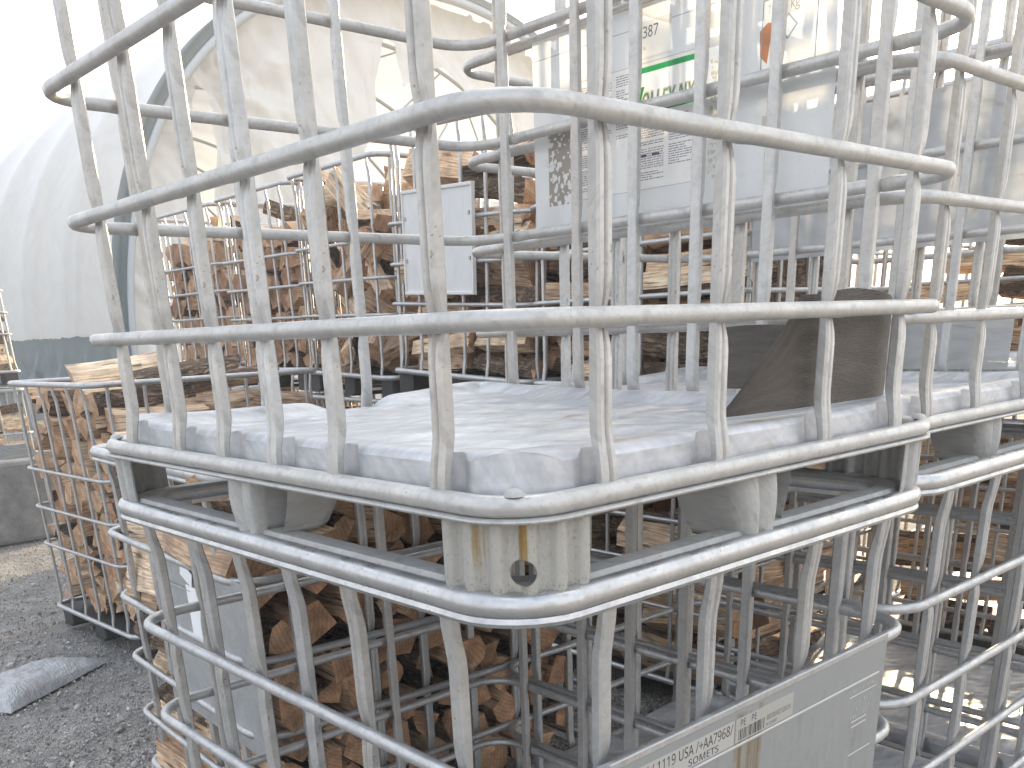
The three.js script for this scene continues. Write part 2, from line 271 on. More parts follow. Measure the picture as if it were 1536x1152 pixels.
// ---------------------------------------------------------------- cages
const marks = { x: BX, z: BZ };
const G = {
  rail: railGeo(CW, CD, CR, 0.0108, marks, true, 12),
  rim: railGeo(CW, CD, 0.075, 0.0128, marks, false, 14),
  rimFlange: sweep(ringFrames(CW, CD, 0.077, 0, { x: [], z: [], fine: [] }, 8, -0.002), [[0.012, -0.003], [0.012, 0.003], [-0.05, 0.002], [-0.05, -0.002]], true),
  top: railGeo(CW, CD, CR, 0.0165, marks, false, 16),
  topFlange: sweep(ringFrames(CW, CD, CR, 0, { x: [], z: [], fine: [] }, 8, 0), [[0.012, -0.006], [0.0145, -0.001], [0.012, 0.005], [-0.006, 0.005], [-0.006, -0.006]], true),
  runner: sweep(ringFrames(CW, CD, 0.10, 0, { x: [], z: [], fine: [] }, 8, 0.03), [[0.02, -0.006], [0.022, 0.0], [0.016, 0.007], [-0.016, 0.007], [-0.022, 0], [-0.02, -0.006]], true),
  bar: barGeo(PH + 0.002, TOP - 0.012, RAILS, {}),
  barPlain: barGeo(PH + 0.002, TOP - 0.012, RAILS, { groove: 0.0006 }),
  barWide: barGeo(PH + 0.002, TOP - 0.012, RAILS, { w: 0.0125, groove: 0.0042 }),
};
G.topFlange = toCreasedNormals(G.topFlange, 0.6); G.runner = toCreasedNormals(G.runner, 0.6);
const boltGeo = (() => { const p = [[0, 0.008], [0.005, 0.0078], [0.009, 0.006], [0.0105, 0.003], [0.012, 0.0028], [0.0125, 0.0]].map(([x, y]) => new THREE.Vector2(x, y)); return new THREE.LatheGeometry(p.reverse(), 20); })();
function steelCage(pos, turn, label, group, { body = M.zinc, rim = M.zinc, frame = M.zincPale, deck = true, feet = true } = {}) {
  const c = thing('steel_cage', label, 'cage', pos, turn, group);
  for (const y of RAILS) part('rail', G.rail, body, c).position.y = y;
  const t = part('top_rim', G.top, rim, c); t.position.y = TOP; part('flange', G.topFlange, rim, t).position.y = -0.0175;
  const b = part('bottom_rim', G.rim, frame, c); b.position.y = PH; part('flange', G.rimFlange, frame, b).position.y = -0.015;
  const kinds = [G.bar, G.barPlain, G.barWide];
  const bar = (x, z, ry) => { const k = rnd(), bm = body === M.zincPale ? (k < 0.3 ? M.zincPaleWorn : k < 0.6 ? M.zincPaleClean : body) : (k < 0.35 ? M.zincWorn : body), m = part('bar', kinds[Math.floor(rnd() * 3)], bm, c); m.position.set(x, 0, z); m.rotation.y = ry; };
  for (const x of BX) { bar(x, 0, 0); bar(CW - x, -CD, Math.PI); }
  for (const z of BZ) { bar(0, -z, -Math.PI / 2); bar(CW, -CD + z, Math.PI / 2); }
  if (deck) part('deck_pan', deckGeo, M.deck, c);
  if (feet) {
    part('runner', G.runner, M.foot, c).position.y = 0.008;
    [[0, 0, 0], [0, -CD, -Math.PI / 2], [CW, -CD, Math.PI], [CW, 0, Math.PI / 2]].forEach(([x, z, ry]) => {
      const f = part('corner_foot', cornerFootGeo, M.foot, c); f.position.set(x, 0, z); f.rotation.y = ry;
      const bl = part('bolt', boltGeo, M.zincPale, c), k = 0.024; bl.position.set(x + (x ? -k : k), PH + 0.0115, z + (z ? k : -k));
    });
    [[CW * 0.5, 0, 0], [0, -CD * 0.5, -Math.PI / 2], [CW * 0.5, -CD, Math.PI], [CW, -CD * 0.5, Math.PI / 2]].forEach(([x, z, ry]) => { const f = part('middle_foot', midFootGeo, M.foot, c); f.position.set(x, 0, z); f.rotation.y = ry; });
  }
  return put(c);
}
const UP = RIM - PH;                           // base of the second level
const stainedFoot = M.foot.clone(); stainedFoot.map = canvasTex(512, 256, (c) => {
  c.fillStyle = '#dedcd7'; c.fillRect(0, 0, 512, 256);
  for (let i = 0; i < 1500; i++) { c.globalAlpha = 0.12 + 0.25 * rnd(); c.fillStyle = ['#a9a59c', '#f2f1ee', '#c6c3bb'][i % 3]; c.fillRect(rnd() * 512, rnd() * 256, 1 + 5 * rnd(), 2 + 18 * rnd() * rnd()); }
  for (let i = 0; i < 700; i++) { c.globalAlpha = 0.2 + 0.4 * rnd(); c.fillStyle = '#77736b'; c.fillRect(rnd() * 512, 256 - 50 * rnd() * rnd() - 3, 1 + 4 * rnd(), 1 + 4 * rnd()); }
  for (const [x, w, n, al] of [[272, 10, 90, 0.22], [130, 8, 45, 0.12], [150, 5, 20, 0.1]]) for (let i = 0; i < n; i++) { c.globalAlpha = al * rnd(); c.fillStyle = ['#b8863a', '#a8752c', '#c9a35c'][i % 3]; const y = rnd() * rnd() * 160; c.fillRect(x - w + 2 * w * rnd(), y, 2 + 6 * rnd(), 20 + 120 * rnd()); }
  c.globalAlpha = 1;
}); stainedFoot.map.wrapS = stainedFoot.map.wrapT = THREE.RepeatWrapping; stainedFoot.map.repeat.set(1 / 0.2055, 1 / 0.104);
const cageU = steelCage([0, UP, 0], 0, 'empty pale weathered steel cage on a dented sheet metal pan holding a dark sheet', 0, { body: M.zincPale });
cageU.children.find((o) => o.name === 'corner_foot').material = stainedFoot;
const cageL = steelCage([0, 0, 0], 0, 'empty steel cage with a stamped grey plate, carrying the pale empty cage', 0, { rim: M.zincBright, body: M.zinc });
const cageV = steelCage([1.03, UP - 0.018, -0.10], 0.0, 'empty steel cage with a big white printed panel, stacked beside the pale empty cage', 0, { body: M.zincPale });
const cageBL = steelCage([1.035, 0, -0.04], 0.0, 'empty steel cage under the cage with the white printed panel', 0, { rim: M.zincBright });
const cageR = steelCage([2.12, UP - 0.01, -0.09], 0.01, 'empty steel cage with a blank white panel, beside the cage with the printed panel', 0, { body: M.zincPale });
const cageRL = steelCage([2.11, 0, -0.07], 0, 'empty steel cage under the cage with the blank white panel', 0, {});
const cageM = steelCage([1.48, 0, -1.228], Math.PI / 2 - 0.05, 'steel cage full of split logs with a grey plate and white sticker, on the ground', 0, { deck: false, feet: false, rim: M.zinc });

// ---------------------------------------------------------------- plates with print
function sheetQuad(a, b, c, d) {               // corners: top-left, top-right, bottom-left, bottom-right as seen
  const g = new THREE.BufferGeometry();
  g.setAttribute('position', new THREE.Float32BufferAttribute([a, b, c, d].flatMap((v) => [v.x, v.y, v.z]), 3));
  g.setAttribute('uv', new THREE.Float32BufferAttribute([0, 1, 1, 1, 0, 0, 1, 0], 2)); g.setIndex([0, 2, 1, 1, 2, 3]); g.computeVertexNormals(); return g;
}
{ // white printed panel on cage V, outside its left face
  const X = 1.03 - 0.014, N = V3(1, 0, 0), z0 = onPlane(805, 350, N, X).z, z1 = onPlane(1240, 300, N, X).z, y0 = RIM + 0.374, y1 = RIM + 0.765, W = 1570, H = 786;
  const at = (px, py) => { const p = onPlane(px, py, N, X); return [(p.z - z0) / (z1 - z0) * W, (y1 - p.y) / (y1 - y0) * H]; };
  const tex = canvasTex(W, H, (c) => {
    c.fillStyle = '#f1f3f4'; c.fillRect(0, 0, W, H);
    const quad = (pts, col) => { c.fillStyle = col; c.beginPath(); pts.forEach((p, i) => { const q = at(...p); i ? c.lineTo(...q) : c.moveTo(...q); }); c.closePath(); c.fill(); };
    const box = (px0, py0, px1, py1, col) => { const a = at(px0, py0), b = at(px1, py1); c.fillStyle = col; c.fillRect(a[0], a[1], b[0] - a[0], b[1] - a[1]); return [a[0], a[1], b[0] - a[0], b[1] - a[1]]; };
    c.strokeStyle = '#aab0b8'; c.lineWidth = 3; c.beginPath(); c.moveTo(0, 74); c.lineTo(W, 74); c.stroke();
    // stained, half peeled label at the far end
    const L = at(822, 188), L2 = at(858, 305);
    c.fillStyle = '#a9a196'; c.fillRect(L[0], L[1], L2[0] - L[0], L2[1] - L[1]);
    c.fillStyle = '#f0f0ee'; for (let i = 0; i < 90; i++) { c.beginPath(); c.ellipse(L[0] + rnd() * (L2[0] - L[0]), L[1] + rnd() * (L2[1] - L[1]), 3 + 12 * rnd(), 3 + 24 * rnd() * rnd(), rnd() * 3, 0, 7); c.fill(); }
    // big text label
    const a = at(866, 127), b = at(1052, 268), x0 = a[0], yy = a[1], w = b[0] - a[0], hh = b[1] - a[1];
    c.fillStyle = '#fbfaf7'; c.fillRect(x0, yy - 6, w, hh + 10); c.strokeStyle = '#b9b2a8'; c.lineWidth = 2; c.strokeRect(x0, yy - 6, w, hh + 10);
    const col = (cx, cw, yA, yB) => { c.fillStyle = '#8d8a94'; for (let y = yA; y < yB; y += 8.5) { if (rnd() < 0.14) continue; let x = cx; const end = cx + cw * (rnd() < 0.3 ? 0.35 + 0.5 * rnd() : 0.97); while (x < end) { const l = Math.min(end - x, 6 + 26 * rnd()); c.fillRect(x, y, l, 3.4); x += l + 4; } } };
    col(x0 + w * 0.03, w * 0.27, yy + 20, yy + hh - 20); col(x0 + w * 0.33, w * 0.12, yy + 14, yy + hh * 0.55);
    col(x0 + w * 0.47, w * 0.25, yy + hh * 0.46, yy + hh - 30); col(x0 + w * 0.75, w * 0.22, yy + hh * 0.44, yy + hh - 60);
    c.fillStyle = '#5b5a62'; c.fillRect(x0 + w * 0.47, yy + hh * 0.72, w * 0.11, 9); c.fillRect(x0 + w * 0.62, yy + hh * 0.72, w * 0.06, 9);
    const gx = x0 + w * 0.455, gw = w * 0.53, gy = yy + 8, gh = hh * 0.37;
    c.fillStyle = '#2f9e57'; c.fillRect(gx, gy, gw * 0.9, 20); c.beginPath(); c.moveTo(gx + gw * 0.9, gy); c.lineTo(gx + gw, gy); c.lineTo(gx + gw, gy + 34); c.lineTo(gx + gw * 0.87, gy + 20); c.fill();
    c.fillRect(gx, gy + gh - 6, gw, 5); c.fillStyle = '#238a48';
    c.save(); c.translate(gx + 4, gy + gh - 14); c.transform(1, 0, -0.14, 1, 0, 0); c.font = 'bold 110px sans-serif'; let tw = c.measureText('V').width; c.save(); c.scale(0.78, 1); c.lineWidth = 7; c.strokeStyle = '#238a48'; c.fillText('V', 0, 0); c.strokeText('V', 0, 0); c.restore();
    c.font = 'bold 84px sans-serif'; const rest = 'OLLEY NXT', rw = c.measureText(rest).width, k = (gw - 8 - tw * 0.78) / rw; c.scale(Math.min(1, k), 1); c.lineWidth = 6; c.fillText(rest, tw * 0.70 / Math.min(1, k), 0); c.strokeText(rest, tw * 0.70 / Math.min(1, k), 0); c.restore();
    // number sticker
    const n = at(950, 38), n2 = at(1006, 78); c.fillStyle = '#e4e2de'; c.fillRect(n[0], n[1], n2[0] - n[0], n2[1] - n[1]);
    c.fillStyle = '#4a4a50'; c.font = '52px sans-serif'; c.fillText('M387', n[0] + 4, n[1] + 56); c.font = '16px sans-serif'; c.fillText('T.A.', n[0] + 44, n[1] + 96);
    // orange tape and brown stain
    quad([[1093, 4], [1103, 6], [1111, 30], [1110, 68], [1103, 70], [1101, 30]], '#f39a2c');
    quad([[1140, 48], [1152, 34], [1160, 34], [1150, 96], [1140, 86]], '#c98a63');
    // torn paper left beside the big label
    c.fillStyle = '#cfcabb'; { const q = at(1066, 86), q2 = at(1090, 262); for (let i = 0; i < 240; i++) { c.fillStyle = i % 3 ? '#cfcabb' : '#eceae4'; c.fillRect(q[0] + rnd() * (q2[0] - q[0]), q[1] + rnd() * (q2[1] - q[1]), 5 + 30 * rnd() * rnd(), 3 + 12 * rnd()); } }
    box(1143, 175, 1152, 214, '#d9d4c4');
    // framed diamond sign in the corner
    const f = at(1146, 2), f2 = at(1222, 88); c.strokeStyle = '#98a2a8'; c.lineWidth = 5; c.strokeRect(f[0], f[1], f2[0] - f[0], f2[1] - f[1]);
    c.save(); c.translate(f[0] + 110, f[1] + 96); c.rotate(Math.PI / 4); c.strokeRect(-26, -26, 52, 52); c.restore(); c.fillStyle = '#98a2a8'; c.font = '40px sans-serif'; c.fillText('1030 kg', f[0] + 16, f[1] + 44);
    c.globalAlpha = 0.13; for (let i = 0; i < 900; i++) { c.fillStyle = rnd() < 0.5 ? '#9a9484' : '#b8bcc4'; c.fillRect(rnd() * W, rnd() * H, 1 + 3 * rnd(), 1 + 26 * rnd() * rnd()); } c.globalAlpha = 1;
  });
  const mat = phys({ color: lin(0.76, 0.77, 0.78), roughness: 0.85, transmission: 0.42, thickness: 0, map: tex });
  const p = part('printed_panel', sheetQuad(V3(X, y1, z0), V3(X, y1, z1), V3(X, y0, z0), V3(X, y0, z1)), mat, scene); cageV.attach(p);
  p.userData.label = 'white plastic panel with green logo and text labels';
}
function blankPanel(cage, x, z0, z1, y0, y1, mat, name = 'panel') { const p = part(name, new THREE.BoxGeometry(0.002, y1 - y0, z1 - z0), mat, scene); p.position.set(x, (y0 + y1) / 2, (z0 + z1) / 2); cage.attach(p); return p; }
const whitePanel = phys({ color: lin(0.72, 0.74, 0.76), roughness: 0.8, transmission: 0.4, thickness: 0, map: tarpMap });
blankPanel(cageR, 2.105, -1.15, -0.32, RIM + 0.35, RIM + 0.73, whitePanel, 'blank_panel');
blankPanel(cageR, 2.105, -1.15, -0.32, RIM + 0.03, RIM + 0.16, whitePanel, 'lower_panel');
const plateMetal = std({ color: lin(0.60, 0.61, 0.61), metalness: 0.6, roughness: 0.5, map: zincMap, side: THREE.DoubleSide });
{ // stamped grey plate on the right face of the lower front cage
  const x0 = 0.14, x1 = 0.872, y1 = RIM - 0.352, y0 = RIM - 0.786, W = 1460, H = 868, N = V3(0, 0, 1), Z = 0.0135;
  const at = (px, py) => { const p = onPlane(px, py, N, Z); return [(p.x - x0) / (x1 - x0) * W, (y1 - p.y) / (y1 - y0) * H]; };
  const tex = canvasTex(W, H, (c) => {
    c.fillStyle = '#b9bcbd'; c.fillRect(0, 0, W, H);
    for (let i = 0; i < 700; i++) { c.globalAlpha = 0.05 + 0.1 * rnd(); c.fillStyle = rnd() < 0.6 ? '#9c9e9a' : '#d3d5d2'; c.fillRect(rnd() * W, 60 + rnd() * H, 3 + 30 * rnd(), 20 + 200 * rnd() * rnd()); }
    for (let i = 0; i < 26; i++) { c.globalAlpha = 0.12 + 0.16 * rnd(); c.fillStyle = '#8a6a3c'; const q = at(1120, 1090); c.fillRect(q[0] - 70 + 140 * rnd(), 10 + 40 * rnd(), 4 + 22 * rnd(), 80 + 320 * rnd()); }
    c.globalAlpha = 1;
    const a = at(945, 1148), b = at(1104, 1080), e = at(1190, 1045), y = 34;
    c.fillStyle = '#e2e1dd'; c.fillRect(a[0] - 110, y, b[0] - a[0] + 104, 78); c.fillStyle = '#d6d5d0'; c.fillRect(b[0] + 2, y, e[0] - b[0], 78);
    const line = (t, x, yy, px, w) => { c.font = px + 'px sans-serif'; c.save(); c.translate(x, yy); c.scale(w / c.measureText(t).width, 1); c.fillText(t, 0, 0); c.restore(); };
    c.fillStyle = '#2a2a2c'; line('01 HA1 / Y / 1119 USA /+AA7968/', a[0] - 100, y + 42, 46, b[0] - a[0] + 88); line('3041/1900 WAPL     SOMETS', a[0] - 100, y + 74, 30, b[0] - a[0] + 20);
    line('PE    PE', b[0] + 24, y + 30, 30, 86); for (let x = b[0] + 18; x < b[0] + 150; x += 4 + 6 * rnd()) c.fillRect(x, y + 38, 1.5 + 3 * rnd(), 36);
    line('409203 ECOBULK MX1275 182200 02.1145', b[0] + 164, y + 52, 22, e[0] - b[0] - 176); line('M-1234567', b[0] + 164, y + 72, 14, 60);
  });
  const m = std({ color: lin(0.66, 0.67, 0.68), metalness: 0.5, roughness: 0.5, map: tex, side: THREE.DoubleSide });
  const grp = part('stamped_plate', sheetQuad(V3(x0, y1, Z), V3(x1, y1, Z), V3(x0, y0, Z), V3(x1, y0, Z)), m, cageL);
  // pressed ridges and stamped marks
  const ridge = (ax, ay, bx, by, r = 0.0022) => part('ridge', new THREE.CapsuleGeometry(r, Math.hypot(bx - ax, by - ay), 3, 8).rotateZ(Math.atan2(by - ay, bx - ax) - Math.PI / 2).scale(1, 1, 0.5).translate((ax + bx) / 2, (ay + by) / 2, Z), plateMetal, grp);
  ridge(x0 + 0.01, y1 - 0.062, x1 - 0.02, y1 - 0.062, 0.003);
  ridge(x1 - 0.115, y1 - 0.085, x1 - 0.022, y1 - 0.085, 0.0014);
  for (const [dy, w] of [[0.135, 0.05], [0.145, 0.05], [0.2, 0.075]]) ridge(x1 - 0.10, y1 - dy, x1 - 0.10 + w, y1 - dy, 0.0016);
  const marksG = []; for (let r = 0; r < 5; r++) for (let i = 0; i < 9; i++) if (rnd() < 0.7) { const g = new THREE.BoxGeometry(0.0045 * rr(0.5, 1), 0.0045, 0.0012); g.translate(x1 - 0.105 + i * 0.0085 + rr(-0.001, 0.001), y1 - 0.062 - r * 0.0135 - (r > 1 ? 0.01 : 0), Z); marksG.push(g); }
  part('stamped_lettering', mergeGeometries(marksG), plateMetal, grp);
  const lip = part('plate_edge', slab(x1 - x0 + 0.006, 0.012, 0.008), M.zinc, grp); lip.position.set((x0 + x1) / 2, y1 + 0.002, Z - 0.003);
}
{ // grey plate with a white sticker on the left side of the log cage behind
  const X = 0.243, m = std({ color: lin(0.50, 0.515, 0.525), metalness: 0.5, roughness: 0.55, map: zincMap });
  const p = part('plate', slab(0.63, 0.46, 0.004, 0.0015).rotateY(-Math.PI / 2), m, scene); p.position.set(X + 0.055, RIM - 0.585, -1.545); p.rotation.y = -0.05;
  const st = part('sticker', new THREE.BoxGeometry(0.0012, 0.15, 0.085), std({ color: lin(0.82, 0.83, 0.84), roughness: 0.6 }), scene); st.position.set(X + 0.055 - 0.0055, RIM - 0.49, -1.585); st.rotation.y = -0.05;
  const st2 = part('torn_sticker', new THREE.BoxGeometry(0.0012, 0.04, 0.075), std({ color: lin(0.78, 0.79, 0.8), roughness: 0.6 }), scene); st2.position.set(X + 0.055 - 0.0055, RIM - 0.385, -1.61); st2.rotation.set(0.35, -0.05, 0);
  cageM.attach(p); p.attach(st); p.attach(st2);
  for (let k = 0; k < 4; k++) { const r = part('ridge', new THREE.CapsuleGeometry(0.0022, k ? 0.09 : 0.57, 3, 6).rotateX(Math.PI / 2), m, scene); r.position.set(X + 0.055 - 0.0036, RIM - [0.43, 0.52, 0.56, 0.66][k], k ? -1.33 : -1.545); p.attach(r); }
}

// ---------------------------------------------------------------- split firewood
function logGeo(kind) {                        // along z, length 1, about 0.06 radius; groups: split faces, ends, bark
  const pts = [];                              // [x, y, bark?] the flag marks the face from this point to the next
  const R = 0.068, arc = (a0, a1, n, c = [0, 0]) => { for (let k = 0; k <= n; k++) { const a = a0 + (a1 - a0) * k / n; pts.push([c[0] + R * rr(0.93, 1.05) * Math.cos(a), c[1] + R * rr(0.93, 1.05) * Math.sin(a), k < n]); } };
  if (kind === 0) { arc(0.1, 1.7, 4, [-0.03, -0.03]); pts.push([-0.034, -0.034, false]); }
  else if (kind === 1) { arc(0.4, 2.7, 5, [0, -0.028]); }
  else if (kind === 2) { arc(0.9, 2.0, 3, [0, -0.05]); pts.push([-0.03, -0.052, false], [0.022, -0.058, false]); }
  else if (kind === 3) { pts.push([-0.055, -0.036, false], [0.05, -0.042, false], [0.058, 0.02, false], [0.012, 0.05, false], [-0.05, 0.032, false]); }
  else { arc(0, 2 * Math.PI - 0.7, 8); }
  const n = pts.length, nz = 4, ring = [], jit = pts.map(() => [rr(-1, 1), rr(-1, 1)]), bow = rr(-0.012, 0.012);
  for (let j = 0; j <= nz; j++) { const t = j / nz, z = t - 0.5; ring.push(pts.map(([x, y], i) => [x * (1 + 0.10 * jit[i][0] * (t - 0.3)) + bow * Math.sin(t * 3.1) + rr(-0.003, 0.003), y * (1 + 0.10 * jit[i][1] * (t - 0.6)) + rr(-0.003, 0.003), z + (j === 0 || j === nz ? rr(-0.022, 0.022) + 0.03 * jit[i][0] * (j ? 1 : -1) : 0)])); }
  const P = [[], [], []], U = [[], [], []];
  const o1 = rnd() * 3, o2 = rnd() * 3, tri = (m, a, b, c, ua, ub, uc) => { P[m].push(...a, ...b, ...c); U[m].push(...ua, ...ub, ...uc); };
  let per = 0;
  for (let i = 0; i < n; i++) {
    const k = (i + 1) % n, m = pts[i][2] ? 2 : 0, w = Math.hypot(pts[k][0] - pts[i][0], pts[k][1] - pts[i][1]);
    for (let j = 0; j < nz; j++) { const a = ring[j][i], b = ring[j][k], c = ring[j + 1][i], d = ring[j + 1][k], s = 1.2, u0 = [o1 + (a[2]) * s, o2 + per * 3], u1 = [o1 + b[2] * s, o2 + (per + w) * 3], u2 = [o1 + c[2] * s, u0[1]], u3 = [o1 + d[2] * s, u1[1]]; tri(m, a, b, c, u0, u1, u2); tri(m, b, d, c, u1, u3, u2); }
    per += w;
    const ce = (R) => [R.reduce((s, p) => s + p[0], 0) / n, R.reduce((s, p) => s + p[1], 0) / n, R.reduce((s, p) => s + p[2], 0) / n];
    for (const [R, f] of [[ring[0], 1], [ring[nz], -1]]) { const q = ce(R), a = R[i], b = R[k], e = (p) => [o2 + p[0] * 3, o1 + p[1] * 3]; f > 0 ? tri(1, q, b, a, e(q), e(b), e(a)) : tri(1, q, a, b, e(q), e(a), e(b)); }
  }
  const g = new THREE.BufferGeometry(); let off = 0;
  g.setAttribute('position', new THREE.Float32BufferAttribute(P.flat(), 3)); g.setAttribute('uv', new THREE.Float32BufferAttribute(U.flat(), 2));
  P.forEach((p, m) => { if (p.length) g.addGroup(off, p.length / 3, m); off += p.length / 3; });
  g.computeVertexNormals(); return g;
}
const LOGS = Array.from({ length: 20 }, (_, i) => logGeo([0, 3, 2, 3, 0, 2, 3, 0, 1, 2][i % 10]));
const spare = WOOD.map(() => []);              // logs that lie behind others: one mass
function log(center, dir, len, scale, roll, tone, info) {
  const g = LOGS[Math.floor(rnd() * LOGS.length)], q = new THREE.Quaternion().setFromUnitVectors(V3(0, 0, 1), dir.clone().normalize()).multiply(new THREE.Quaternion().setFromAxisAngle(V3(0, 0, 1), roll));
  const mtx = new THREE.Matrix4().compose(center, q, V3(scale, scale, len));
  if (!info) { spare[tone].push([g, mtx]); return; }
  const m = new THREE.Mesh(g, WOOD[tone]); m.name = numbered('split_log'); m.position.copy(center); m.quaternion.copy(q); m.scale.set(scale, scale, len); tag(m, info[0], 'firewood', info[1]); put(m);
}
const pickTone = (w) => { let x = rnd() * w.reduce((a, b) => a + b), i = 0; while ((x -= w[i]) > 0 && i < 3) i++; return i; };
// a stack inside a box face. o: lower corner, e: along the face, d: into the cage
function stackEnds(o, e, d, w, h, len, size, tones, info, fill = 1) {
  const up = V3(0, 1, 0); let y = size * 0.75, odd = 0;
  while (y < h) { let x = size * (0.7 + 0.5 * odd); while (x < w - size * 0.5) {
    const s = size * rr(0.82, 1.2), c = o.clone().addScaledVector(e, x + rr(-0.012, 0.012)).addScaledVector(up, y + rr(-0.012, 0.012)).addScaledVector(d, len / 2 + rr(0.0, 0.05));
    if (rnd() < fill) log(c, d.clone().addScaledVector(e, rr(-0.09, 0.09)).addScaledVector(up, rr(-0.07, 0.07)), len * rr(0.9, 1.08), s / 0.057, rnd() * 6.28, pickTone(tones), info);
    x += size * rr(1.55, 1.9); } y += size * 1.5; odd = 1 - odd; }
}
function stackSides(o, e, d, w, h, size, tones, info, top = 0) {
  const up = V3(0, 1, 0); let y = size * 0.7;
  while (y < h) { let x = rr(-0.02, 0.06); while (x < w - 0.16) { const len = Math.min(rr(0.34, 0.52), w - x + 0.02), s = size * rr(0.85, 1.2);
    log(o.clone().addScaledVector(e, x + len / 2).addScaledVector(up, y + rr(-0.015, 0.015)).addScaledVector(d, size + rr(0.0, 0.05)), e.clone().addScaledVector(up, rr(-0.12, 0.12)).addScaledVector(d, rr(-0.12, 0.12)), len, s / 0.062, rnd() * 6.28, pickTone(tones), info); x += len + rr(0, 0.03); }
    y += size * 1.5; }
}

// ---------------------------------------------------------------- the log cages of the yard
const far = {};
function farGeo(W, D, H) {
  const key = [W, D, H].join(); if (far[key]) return far[key];
  const bx = [], bz = [], nx = Math.round(W / 0.165), nz = Math.round(D / 0.165);
  for (let i = 0; i < nx; i++) bx.push((i + 0.5) * W / nx); for (let i = 0; i < nz; i++) bz.push((i + 0.5) * D / nz);
  const mk = { x: bx, z: bz }, rails = [0.30, 0.47, 0.64].map((k) => PH + (H - PH) * k);
  return far[key] = { bx, bz, rails, rail: railGeo(W, D, 0.07, 0.0085, mk, false, 8), rim: railGeo(W, D, 0.07, 0.013, mk, false, 8), bar: barGeo(PH, H, rails, { w: 0.0075, d: 0.007, groove: 0, off: 0.013, bend: 0.012, dents: false }) };
}
const palletBoard = {};
function logCage(pos, turn, tilt, label, group, W = 1.2, D = 1.0, H = 1.11, pallet = true) {     // face of length D looks to -x, W goes back
  const g = farGeo(W, D, H), c = thing('log_cage', label, 'cage', pos, turn, group); c.rotation.set(tilt, turn, 0, 'YXZ');
  for (const y of g.rails) part('rail', g.rail, M.zinc, c).position.y = y;
  part('top_rim', g.rim, M.zinc, c).position.y = H; part('bottom_rim', g.rim, M.zinc, c).position.y = PH;
  const bar = (x, z, ry) => { const m = part('bar', g.bar, M.zinc, c); m.position.set(x, 0, z); m.rotation.y = ry; };
  for (const x of g.bx) { bar(x, 0, 0); bar(x, -D, Math.PI); } for (const z of g.bz) { bar(0, -z, -Math.PI / 2); bar(W, -z, Math.PI / 2); }
  if (pallet) {
    const k = W + ',' + D, gg = palletBoard[k] ??= { deck: slab(W - 0.06, 0.016, D - 0.06), block: slab(0.11, 0.085, 0.12, 0.008), skid: slab(W - 0.04, 0.014, 0.10, 0.004) };
    const dk = part('pallet_deck', gg.deck, M.blackPlastic, c); dk.position.set(W / 2, PH - 0.012, -D / 2);
    for (const z of [0.08, D / 2, D - 0.08]) { const s = part('pallet_skid', gg.skid, M.blackPlastic, c); s.position.set(W / 2, 0.007, -z); for (const x of [0.08, W / 2, W - 0.08]) part('pallet_block', gg.block, M.blackPlastic, c).position.set(x, 0.0565, -z); }
  }
  return put(c);
}
